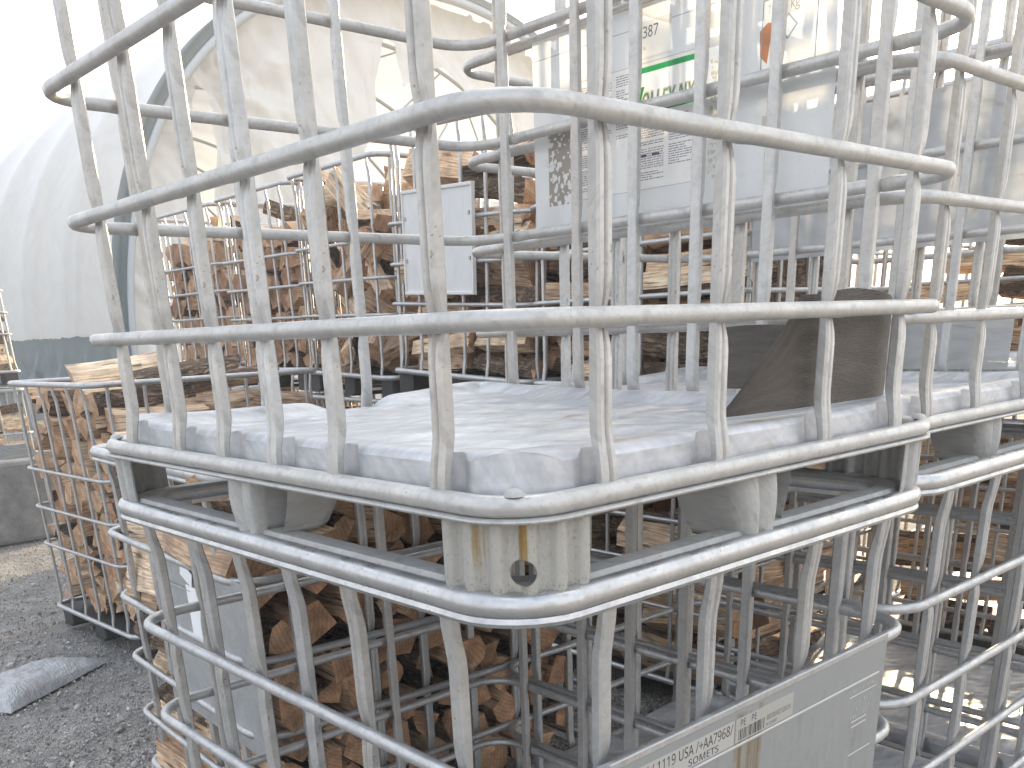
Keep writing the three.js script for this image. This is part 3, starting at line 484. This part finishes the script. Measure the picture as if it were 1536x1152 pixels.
// the row along x = 2.1 to 2.6: [x, z, yaw, tilt] of each cage's near end of the face
const rowF = [
  [2.06, -1.17, 0.02, 0.0, 'with lengthwise logs, behind the printed panel'],
  [2.11, -2.24, 0.047, 0.045, 'with a white square plate'],
  [2.22, -3.35, 0.10, 0.022, 'of loosely tipped logs'],
  [2.36, -4.42, 0.06, 0.012, 'full of log ends, beside the loosely tipped logs'],
  [2.55, -5.70, 0.0, 0.0, 'full of log ends by the tent'],
];
rowF.forEach(([x, z, yaw, tilt, what], i) => {
  const turn = -yaw, e = V3(Math.sin(yaw), Math.sin(tilt), -Math.cos(yaw)), d = V3(Math.cos(yaw), 0, Math.sin(yaw));
  const y = RIM - 0.03 + (i === 4 ? 0.06 : i === 3 ? 0.02 : 0) - PH;
  const c = logCage([x, y, z], turn, tilt, 'upper log cage ' + what);
  const o = V3(x, y + PH, z).addScaledVector(d, 0.03).addScaledVector(e, 0.02);
  if (i === 0) { stackSides(o, e, d, 0.96, 0.78, 0.062, [1.4, 1.6, 2.4, 1.6], ['barked split log lying lengthwise in the cage beside the white square plate cage', 'logs lying lengthwise in the cage behind the printed panel']); }
  if (i === 1) { stackSides(o, e, d, 0.96, 0.90, 0.066, [1.2, 1.6, 2.6, 1.6], ['long split log in the cage with the white square plate', 'logs in the white square plate cage'], 1); }
  if (i === 2) { for (let k = 0; k < 34; k++) { const yy = 0.05 + 0.86 * (k / 34) + rr(-0.03, 0.03), xx = rr(0.1, 0.88); log(o.clone().addScaledVector(e, xx).add(V3(0, yy, 0)).addScaledVector(d, rr(0.09, 0.2)), e.clone().multiplyScalar(rr(-1, 1)).addScaledVector(d, rr(0.1, 0.7)).add(V3(0, rr(-0.7, 0.7), 0)), rr(0.28, 0.4), rr(0.85, 1.25), rnd() * 6.28, pickTone([1, 2, 1.2, 2.4]), ['split log tipped at an angle in the loosely filled cage', 'loosely tipped logs']); } stackEnds(o.clone().addScaledVector(d, 0.22), e, d, 0.96, 0.86, 0.4, 0.07, [0, 1, 0.5, 2]); }
  if (i > 2) stackEnds(o, e, d, 0.96, 0.78, 0.36, 0.076, [0.3, 3, 1, 3], [i === 3 ? 'small log end in the filled cage beside the loosely tipped logs' : 'small log end in the last cage of the upper row by the tent', i === 3 ? 'log ends beside the loose logs' : 'log ends of the last upper cage']);
  if (i < 2) { stackEnds(o.clone().addScaledVector(d, 0.16), e, d, 0.96, 0.7, 0.5, 0.075, [0.5, 2, 1, 2]); }
  for (let k = 0; k < 5; k++) log(o.clone().addScaledVector(e, rr(0.15, 0.8)).add(V3(0, rr(0.80, 0.92), 0)).addScaledVector(d, rr(0.2, 0.7)), e.clone().multiplyScalar(rr(-1, 1)).addScaledVector(d, rr(-1, 1)).add(V3(0, rr(-0.3, 0.5), 0)), rr(0.3, 0.42), rr(1, 1.4), rnd() * 6, pickTone([2, 1, 2, 1]), i < 3 ? ['split log lying loose on top of the upper row of cages', 'logs on top of the upper cages'] : null);
  // lower cage of the same stack
  logCage([x + 0.03, 0, z - 0.02], turn, 0, 'log cage under the one ' + what);
  const o2 = o.clone(); o2.y = PH; if (i < 3) stackSides(o2, e, d, 0.96, 0.9, 0.066, [1, 1, 2, 1]); else stackEnds(o2, e, d, 0.96, 0.9, 0.36, 0.07, [1, 2, 2, 2]);
  stackEnds(o2.clone().addScaledVector(d, 0.2), e, d, 0.96, 0.86, 0.5, 0.08, [0.5, 2, 1, 2]);
  if (i === 1) { const n = d.clone().negate(), p = part('white_plate', slab(0.50, 0.41, 0.012, 0.004), std({ color: lin(0.68, 0.69, 0.70), roughness: 0.55, map: skinMap }), scene); const q = o.clone().addScaledVector(e, 0.50).addScaledVector(n, 0.047); p.position.set(q.x, RIM + 0.545, q.z); p.rotation.set(0, -yaw - Math.PI / 2, -tilt, 'YXZ'); const lipM = std({ color: lin(0.62, 0.62, 0.61), roughness: 0.5 }); for (const k of [-1, 1]) { part('lip', slab(0.516, 0.014, 0.022, 0.003), lipM, p).position.set(0, k * 0.205, 0.002); part('side_lip', slab(0.012, 0.396, 0.02, 0.003), lipM, p).position.set(k * 0.252, 0, 0.002); for (const y of [-0.07, 0.1]) part('clip', slab(0.009, 0.016, 0.01, 0.002), M.zincWorn, p).position.set(k * 0.236, y, 0.009); } c.attach(p); }
});
for (const [x, z, k] of [[3.42, -0.35, 'beyond the cage with the blank white panel'], [3.5, -1.75, 'at the back of the right hand rows']]) for (const lv of [0, 1]) {
  logCage([x, lv * (RIM - PH - 0.01), z], 0.02, 0, (lv ? 'upper' : 'lower') + ' steel log cage ' + k);
  stackSides(V3(x + 0.04, lv * (RIM - PH) + PH, z - 0.02), V3(0, 0, -1), V3(1, 0, 0), 0.96, lv ? 0.5 : 0.92, 0.07, [2, 1, 2, 1]);
}
// firewood in the cage right behind the lower front cage: ends face the camera side
{
  const o = V3(0.33, PH, -1.285), e = V3(1, 0, 0.03), d = V3(0, 0, -1), info = ['split log, sawn end out, in the cage with the white sticker', 'sawn log ends behind the lower front cage'];
  stackEnds(o, e, d, 1.08, 1.0, 0.42, 0.066, [1.2, 3, 1.4, 1.8], info);
  stackEnds(o.clone().add(V3(0.02, 0, -0.47)), e, d, 1.08, 0.97, 0.42, 0.07, [2, 1, 2, 1]);
  for (let k = 0; k < 9; k++) log(o.clone().add(V3(rr(0.1, 0.95), rr(0.99, 1.05), rr(-0.8, -0.12))), V3(rr(-1, 1), rr(-0.1, 0.1), rr(-1, 1)), rr(0.32, 0.42), rr(1, 1.35), rnd() * 6, pickTone([2, 1, 2, 1]), ['split log lying on top of the filled cage with the white sticker', 'logs on top of the sticker cage']);
}
// cage W by the gravel path, logs along x, and the stack at the far left
{
  const W = logCage([0.82, 0.02, -3.62], 0.05, 0, 'steel log cage heaped with long split logs, by the gravel path', 0, 1.2, 1.0, 1.26);
  const o = V3(0.86, 0.14, -3.67), e = V3(-0.05, 0, -1), d = V3(1, 0, -0.05);
  stackEnds(o, e, d, 0.93, 1.06, 0.5, 0.074, [3, 1, 2.5, 0.6], ['thin split log with its pale end to the gravel path', 'thin logs of the path cage']);
  stackSides(V3(0.88, 0.14, -3.66), V3(1, 0, -0.05), V3(0, 0, -1), 1.1, 1.04, 0.07, [2, 1, 2, 1], ['split log seen lengthwise in the cage by the gravel path', 'lengthwise logs of the path cage']);
  for (const [x, y, z, s, t, a] of [[1.12, 1.31, -3.95, 1.3, 0, 0.25], [1.3, 1.28, -3.8, 1.1, 0, -0.1], [1.62, 1.27, -3.85, 1.2, 2, 0.3], [1.55, 1.3, -4.1, 1.1, 0, 0.1]]) log(V3(x, y, z), V3(1, 0.1, a), 0.46, s, 1.2, t, ['pale split log lying across the top of the cage by the gravel path', 'logs on top of the path cage']);
}
for (const lv of [0, 1]) {
  const y = lv * 1.15; logCage([0.74, y, -8.25], 0.12, 0, lv ? 'upper log cage of the stack behind the concrete block' : 'lower log cage behind the concrete block', 0);
  stackSides(V3(0.80, y + PH, -8.31), V3(1, 0, -0.12), V3(-0.12, 0, -1), 1.1, lv ? 0.8 : 0.95, 0.075, [2, 2, 2, 1]);
}
{ // everything that lies behind: one mass
  const byMat = new Map();
  spare.forEach((list, t) => list.forEach(([g, m]) => { for (const gr of g.groups) { const mat = WOOD[t][gr.materialIndex]; if (!byMat.has(mat)) byMat.set(mat, []); const q = new THREE.BufferGeometry(); for (const k of ['position', 'normal', 'uv']) { const a = g.attributes[k]; q.setAttribute(k, new THREE.BufferAttribute(a.array.slice(gr.start * a.itemSize, (gr.start + gr.count) * a.itemSize), a.itemSize)); } q.applyMatrix4(m); byMat.get(mat).push(q); } }));
  const mats = [...byMat.keys()], geo = mergeGeometries(mats.map((m) => mergeGeometries(byMat.get(m))), true);
  const m = new THREE.Mesh(geo, mats); m.name = 'firewood'; m.userData = { kind: 'stuff', label: 'split firewood filling the cages behind their front layer', category: 'firewood' }; put(m);
}

// ---------------------------------------------------------------- bent dark sheet standing in the pale cage
{
  const path = [[0.945, -0.43], [0.955, -0.28], [0.955, -0.15], [0.925, -0.07], [0.86, -0.045], [0.74, -0.040], [0.62, -0.042], [0.53, -0.05], [0.455, -0.062]].map(([x, z]) => V3(x, 0, z));
  const curve = new THREE.CatmullRomCurve3(path), nu = 64, nv = 14, P = [], uv = [], idx = [];
  for (let j = 0; j <= nv; j++) for (let i = 0; i <= nu; i++) { const u = i / nu, v = j / nv, p = curve.getPoint(u);
    const tip = p.z > -0.11 ? Math.pow(THREE.MathUtils.clamp((0.60 - p.x) / 0.145, 0, 1), 0.75) : 0, top = 0.168 + 0.048 * THREE.MathUtils.smoothstep(u, 0.25, 0.5) - 0.152 * tip, y = 0.056 + (top - 0.056) * v;
    P.push(p.x - 0.02 * tip * (1 - v), RIM + y + 0.004 * Math.sin(u * 23) * v, p.z + 0.004 * fbm(u * 4, v * 3, 2)); uv.push(u, v); }
  for (let j = 0; j < nv; j++) for (let i = 0; i < nu; i++) { const a = j * (nu + 1) + i; idx.push(a, a + 1, a + nu + 1, a + 1, a + nu + 2, a + nu + 1); }
  const g = new THREE.BufferGeometry(); g.setAttribute('position', new THREE.Float32BufferAttribute(P, 3)); g.setAttribute('uv', new THREE.Float32BufferAttribute(uv, 2)); g.setIndex(idx); g.computeVertexNormals();
  const m = new THREE.Mesh(g, std({ color: lin(0.19, 0.163, 0.138), roughness: 0.62, map: concreteMap, bumpMap: zincBump, bumpScale: 0.002, side: THREE.DoubleSide })); m.name = 'rubber_sheet'; put(tag(m, 'bent dark brown sheet standing on the pan inside the pale empty cage', 'sheet'));
}

// ---------------------------------------------------------------- ground
{
  const g = new THREE.PlaneGeometry(110, 110, 220, 220).rotateX(-Math.PI / 2), p = g.attributes.position, uv = g.attributes.uv;
  for (let i = 0; i < p.count; i++) { const x = p.getX(i), z = p.getZ(i); p.setY(i, -0.012 + 0.03 * fbm(x * 0.5, z * 0.5, 4.2, 3)); uv.setXY(i, x * 0.9, z * 0.9); }
  g.computeVertexNormals(); structure('ground', g, M.gravel);
  const sg = new THREE.IcosahedronGeometry(1, 1), sp = sg.attributes.position; for (let i = 0; i < sp.count; i++) { const k = 1 + 0.5 * fbm(sp.getX(i) * 1.3 + 3, sp.getY(i) * 1.3, sp.getZ(i) * 1.3, 2); sp.setXYZ(i, sp.getX(i) * k, sp.getY(i) * k * 0.7, sp.getZ(i) * k); } sg.computeVertexNormals();
  const n = 60000, im = new THREE.InstancedMesh(sg, std({ color: lin(0.8, 0.8, 0.8), roughness: 0.95 }), n), m4 = new THREE.Matrix4(), q = new THREE.Quaternion(), col = new THREE.Color();
  for (let i = 0; i < n; i++) { const f = i / n, z = -1.2 - 8 * f * f, x = -0.4 + rr(0, 1) * (1.9 - z * 0.35) , s = 0.0025 + 0.0065 * rnd() * rnd() + (rnd() < 0.006 ? 0.010 : 0); q.setFromEuler(new THREE.Euler(rnd() * 6, rnd() * 6, rnd() * 6));
    m4.compose(V3(x + rr(-0.3, 0.3), -0.006 + s * 0.3 + 0.03 * fbm(x * 0.5, z * 0.5, 4.2, 3), z + rr(-0.1, 0.1)), q, V3(s, s * rr(0.5, 1), s * rr(0.7, 1.3))); im.setMatrixAt(i, m4); const k = rr(0.2, 0.62); im.setColorAt(i, col.setRGB(k, k * rr(0.93, 1), k * rr(0.86, 1))); }
  im.name = 'gravel'; im.userData = { kind: 'stuff', label: 'loose grey gravel and wood chips on the yard', category: 'gravel' }; im.castShadow = im.receiveShadow = true; scene.add(im);
}
function block(pos, turn, label, w = 1.2, h = 0.78, d = 0.6, group) {
  const b = thing('concrete_block', label, 'block', pos, turn, group);
  const g = slab(w, h, d, 0.035); const uv = g.attributes.uv; part('body', g, M.concrete, b).position.y = h / 2;
  const st = (() => { const s = new THREE.CylinderGeometry(0.11, 0.19, 0.10, 4, 1).rotateY(Math.PI / 4); return toCreasedNormals(s, 0.3); })();
  for (const x of w > 0.9 ? [-w / 4, w / 4] : [0]) part('stud', st, M.concrete, b).position.set(x, h + 0.05, 0);
  return put(b);
}
block([1.22, 0, -7.62], 0.03, 'big grey concrete block with raised studs standing on the gravel by the log cage', 1.28, 0.63, 0.62);

// ---------------------------------------------------------------- silver bag on the gravel
{
  const nu = 40, nv = 28, P = [], uv = [], idx = [];
  for (const s of [1, -1]) for (let j = 0; j <= nv; j++) for (let i = 0; i <= nu; i++) { const u = i / nu * 2 - 1, v = j / nv * 2 - 1, e = Math.pow(Math.max(0, (1 - u ** 4) * (1 - v ** 4)), 0.45);
    const wr = 0.5 * fbm(u * 2.2, v * 2.2, 3.3, 4) + 0.16 * fbm(u * 9, v * 4, 8, 3);
    P.push(u * 0.40 * (1 + 0.08 * fbm(v * 2, 1, 2)), s > 0 ? Math.max(0.004, 0.075 * e * (1 + wr) - 0.03 * u * e) : 0.002, v * 0.20 * (1 + 0.1 * fbm(u * 2, 5, 2))); uv.push(u * 0.4, v * 0.2); }
  const row = nu + 1, lay = row * (nv + 1); for (let o = 0; o < 2; o++) for (let j = 0; j < nv; j++) for (let i = 0; i < nu; i++) { const a = o * lay + j * row + i, q = [a, a + row, a + 1, a + 1, a + row, a + row + 1]; idx.push(...(o ? q.reverse() : q)); }
  const g = new THREE.BufferGeometry(); g.setAttribute('position', new THREE.Float32BufferAttribute(P, 3)); g.setAttribute('uv', new THREE.Float32BufferAttribute(uv, 2)); g.setIndex(idx); g.computeVertexNormals();
  const m = new THREE.Mesh(g, std({ color: lin(0.52, 0.53, 0.545), metalness: 0.25, roughness: 0.4, map: zincMap, bumpMap: zincBump, bumpScale: 0.01 })); m.name = 'plastic_bag'; m.position.set(0.36, 0.0, -3.74); m.rotation.y = 0.6; m.scale.set(0.84, 0.9, 0.84); put(tag(m, 'crumpled silver plastic bag lying flat on the gravel', 'bag'));
}

// ---------------------------------------------------------------- fabric tent behind the yard
{
  const yaw = camera.rotation.y, fw = V3(-Math.sin(yaw), 0, -Math.cos(yaw)), ri = V3(Math.cos(yaw), 0, -Math.sin(yaw));
  const base = V3(CAM.x, 0, CAM.z), L0 = base.clone().addScaledVector(ri, -5.69).addScaledVector(fw, 15);
  const gd = ri.clone().multiplyScalar(Math.cos(0.70)).addScaledVector(fw, Math.sin(0.70)), ax = V3(gd.z, 0, -gd.x); if (ax.dot(fw) < 0) ax.negate();
  const Wt = 12.0, Ht = 6.93, y0 = 0.66, len = 38;
  const prof = (u) => { const s = Math.sign(u - 0.5), a = Math.abs(u - 0.5) * 2, th = (1 - a) * Math.PI / 2, c = Math.cos(th), n = Math.sin(th), p = 2.264; const r = 1 / Math.pow(Math.pow(c, p) + Math.pow(n, p), 1 / p); return [Wt / 2 + s * Wt / 2 * c * r, y0 + (Ht - y0) * n * r]; };
  const tent = thing('fabric_tent', 'white fabric arched storage tent with a torn end wall, behind the log cages', 'tent', [0, 0, 0]);
  const W3 = (s, h, a) => L0.clone().addScaledVector(gd, s).addScaledVector(ax, a).setY(h);
  const fabric = phys({ color: lin(0.66, 0.675, 0.69), roughness: 0.9, transmission: 0.5, thickness: 0, map: skinMap });
  { // roof skin, sagging a little between its arches
        for (const [u0, u1, mat, name] of [[0, 0.5, fabric, 'roof_skin'], [0.5, 1, fabric, 'roof_skin']]) { const nu = 28, nv = 150, P = [], uv = [], idx = [];
    for (let j = 0; j <= nv; j++) for (let i = 0; i <= nu; i++) { const [s, h] = prof(u0 + (u1 - u0) * i / nu), a = j / nv * len, sag = 1 - 0.009 * Math.abs(Math.sin(a / 2.5 * Math.PI)); const p = W3(Wt / 2 + (s - Wt / 2) * sag, y0 + (h - y0) * sag, a); P.push(p.x, p.y, p.z); uv.push(a * 0.25, i / nu * 5); }
    for (let j = 0; j < nv; j++) for (let i = 0; i < nu; i++) { const a = j * (nu + 1) + i; idx.push(a, a + 1, a + nu + 1, a + 1, a + nu + 2, a + nu + 1); }
    const g = new THREE.BufferGeometry(); g.setAttribute('position', new THREE.Float32BufferAttribute(P, 3)); g.setAttribute('uv', new THREE.Float32BufferAttribute(uv, 2)); g.setIndex(idx); g.computeVertexNormals(); part(name, g, mat, tent); }
    const rim = Array.from({ length: 160 }, (_, i) => { const [x, h] = prof(i / 159); return [Wt / 2 + (x - Wt / 2) * 0.975, y0 + (h - y0) * 0.975]; }), B = new THREE.Shape(rim.map(([x, h]) => new THREE.Vector2(x, h))), bg = new THREE.ShapeGeometry(B), bp = bg.attributes.position; for (let i = 0; i < bp.count; i++) { const q = W3(bp.getX(i), bp.getY(i), len - 0.1); bp.setXYZ(i, q.x, q.y, q.z); } bg.computeVertexNormals(); part('back_wall', bg, fabric, tent);
  }
  const steel = std({ color: lin(0.36, 0.40, 0.43), metalness: 0.5, roughness: 0.5 }), teal = std({ color: lin(0.055, 0.10, 0.115), roughness: 0.55, map: zincMap, side: THREE.DoubleSide });
  const arch = (a, r, mat, name, k = 0.985) => { const pts = []; for (let i = 0; i <= 40; i++) { const [s, h] = prof(i / 40); pts.push(W3(Wt / 2 + (s - Wt / 2) * k, y0 + (h - y0) * k, a)); } part(name, new THREE.TubeGeometry(new THREE.CatmullRomCurve3(pts), 90, r, 8), mat, tent); };
  arch(-0.06, 0.075, steel, 'arch', 0.975); for (let a = 2.5; a < len; a += 2.5) arch(a, 0.04, steel, 'arch', 0.965);
  { // teal edge band of the skin
    const P = [], uv = [], idx = [], n = 70; for (let i = 0; i <= n; i++) { const [s, h] = prof(i / n); for (const [k, a] of [[1.004, -0.1], [1.004, 0.22], [0.985, -0.12]]) { const p = W3(Wt / 2 + (s - Wt / 2) * k, y0 + (h - y0) * k, a); P.push(p.x, p.y, p.z); uv.push(i * 0.2, a); } }
    for (let i = 0; i < n; i++) { const a = i * 3; idx.push(a, a + 1, a + 3, a + 3, a + 1, a + 4, a, a + 3, a + 2, a + 2, a + 3, a + 5); }
    const g = new THREE.BufferGeometry(); g.setAttribute('position', new THREE.Float32BufferAttribute(P, 3)); g.setAttribute('uv', new THREE.Float32BufferAttribute(uv, 2)); g.setIndex(idx); g.computeVertexNormals(); part('edge_band', g, teal, tent);
  }
  { // end wall of white tarpaulin with its tears
    const n = ax.clone().negate(), A = 0.12, dpl = W3(0, 0, A).dot(n), to = (px, py) => { const p = onPlane(px, py, n, dpl), q = p.clone().sub(L0); return [q.dot(gd), p.y]; };
    const inside = (s, h) => { const a = Math.abs(s - Wt / 2) / (Wt / 2 * 0.975), b = (h - y0) / ((Ht - y0) * 0.975); return b < 0 ? a < 1 : a ** 2.264 + b ** 2.264 < 1; };
    const poly = (l) => l.map((p) => to(...p)), inP = (P, x, y) => { let c = false; for (let i = 0, j = P.length - 1; i < P.length; j = i++) if ((P[i][1] > y) !== (P[j][1] > y) && x < (P[j][0] - P[i][0]) * (y - P[i][1]) / (P[j][1] - P[i][1]) + P[i][0]) c = !c; return c; };
    const holes = [
      [[584, 52], [600, 62], [612, 130], [640, 104], [668, 98], [690, 120], [706, 140], [730, 160], [756, 176], [775, 200], [790, 215], [800, 300], [480, 300], [560, 220], [578, 170], [574, 120]],
      [[300, 122], [318, 130], [328, 205], [330, 330], [300, 336], [292, 240]],
      [[690, 2], [745, 34], [800, 72], [830, 110], [900, 130], [900, -200], [660, -120]],
    ].map(poly);
    const near = (P, x, y) => { let best = [9, 0, 0]; for (let i = 0, j = P.length - 1; i < P.length; j = i++) { const ax_ = P[j][0], ay = P[j][1], dx = P[i][0] - ax_, dy = P[i][1] - ay, t = Math.max(0, Math.min(1, ((x - ax_) * dx + (y - ay) * dy) / (dx * dx + dy * dy))), qx = ax_ + dx * t, qy = ay + dy * t, d = Math.hypot(x - qx, y - qy); if (d < best[0]) best = [d, qx, qy]; } return best; };
    const st = 0.075, nx = Math.ceil(Wt / st), ny = Math.ceil(Ht / st), P = [], uv = [], idx = [], id = new Map(), rim = Array.from({ length: 160 }, (_, i) => { const [x, h] = prof(i / 159); return [Wt / 2 + (x - Wt / 2) * 0.975, y0 + (h - y0) * 0.975]; });
    const vert = (i, j) => { const k = i * 1000 + j; if (!id.has(k)) { let s = i * st, h = 0.1 + j * st; for (const H of [...holes, rim]) { const q = near(H, s, h); if (q[0] < st * 0.72) { s = q[1] + (H === rim ? 0 : 0.015 * fbm(q[1] * 9, q[2] * 9, 2, 2)); h = q[2]; break; } }
      const fold = Math.exp(-(((s - 2.6) / 1.2) ** 2)) * Math.sin(Math.atan2(h - 5.0, s - 2.2) * 11) * 0.06, w = 0.16 * fbm(s * 0.6, h * 0.5, 3, 4) + 0.10 * (1 - Math.abs(fbm(s * 1.1 + h * 0.7, h * 0.6, 9, 3)) * 4) + fold, p = W3(s, h, A + 0.12 + w); id.set(k, P.length / 3); P.push(p.x, p.y, p.z); uv.push(s * 0.3, h * 0.3); } return id.get(k); };
    for (let i = 0; i < nx; i++) for (let j = 0; j < ny; j++) { const s = (i + 0.5) * st, h = 0.1 + (j + 0.5) * st; if (!inside(s, h) || holes.some((H) => inP(H, s, h))) continue; const a = vert(i, j), b = vert(i + 1, j), c = vert(i, j + 1), d = vert(i + 1, j + 1); idx.push(a, b, c, b, d, c); }
    const g = new THREE.BufferGeometry(); g.setAttribute('position', new THREE.Float32BufferAttribute(P, 3)); g.setAttribute('uv', new THREE.Float32BufferAttribute(uv, 2)); g.setIndex(idx); g.computeVertexNormals();
    part('end_wall', g, phys({ color: lin(0.76, 0.76, 0.755), roughness: 0.75, transmission: 0.25, thickness: 0, map: skinMap }), tent);
    for (const [a, b] of [[[545, 92], [640, 60]], [[540, 235], [700, 95]], [[655, 100], [660, 260]], [[690, 180], [620, 330]], [[720, 160], [790, 300]]]) { const p = to(...a), q = to(...b); part('rope', new THREE.TubeGeometry(new THREE.LineCurve3(W3(...p, 0.5), W3(...q, 0.9)), 1, 0.018, 6), steel, tent); }
  }
  { // dark skirt along the foot of the left side
    const P = [], uv = [], idx = [], n = 420, m = 10; for (let i = 0; i <= n; i++) { const a = i / n * len - 0.1, top = y0 + 0.92 + 0.10 * fbm(a * 1.3, 2, 1) + 0.05 * fbm(a * 6, 3, 1); for (let k = 0; k <= m; k++) { const t = k / m, h = top + (y0 - 0.04 - top) * t, f = fbm(a * 2.2 + t * 1.5, t * 2.5, 4, 4); const p = W3(-0.03 - 0.42 * t * t * (0.7 + f) - 0.12 * f * t, h + 0.05 * f * t, a); P.push(p.x, p.y, p.z); uv.push(a, h); } }
    for (let i = 0; i < n; i++) for (let k = 0; k < m; k++) { const a = i * (m + 1) + k; idx.push(a, a + 1, a + m + 1, a + m + 1, a + 1, a + m + 2); }
    const g = new THREE.BufferGeometry(); g.setAttribute('position', new THREE.Float32BufferAttribute(P, 3)); g.setAttribute('uv', new THREE.Float32BufferAttribute(uv, 2)); g.setIndex(idx); g.computeVertexNormals(); part('skirt', g, teal, tent);
  }
  put(tent);
  for (let k = 0; k < 18; k++) { const p = W3(0.05, 0, 0.5 + k * 1.3); block([p.x, 0, p.z], Math.atan2(-ax.z, ax.x), 'pale concrete block in the row under the foot of the tent', 1.24, 0.70, 0.6, 'blocks under the tent'); }
}
renderer.render(scene, camera);
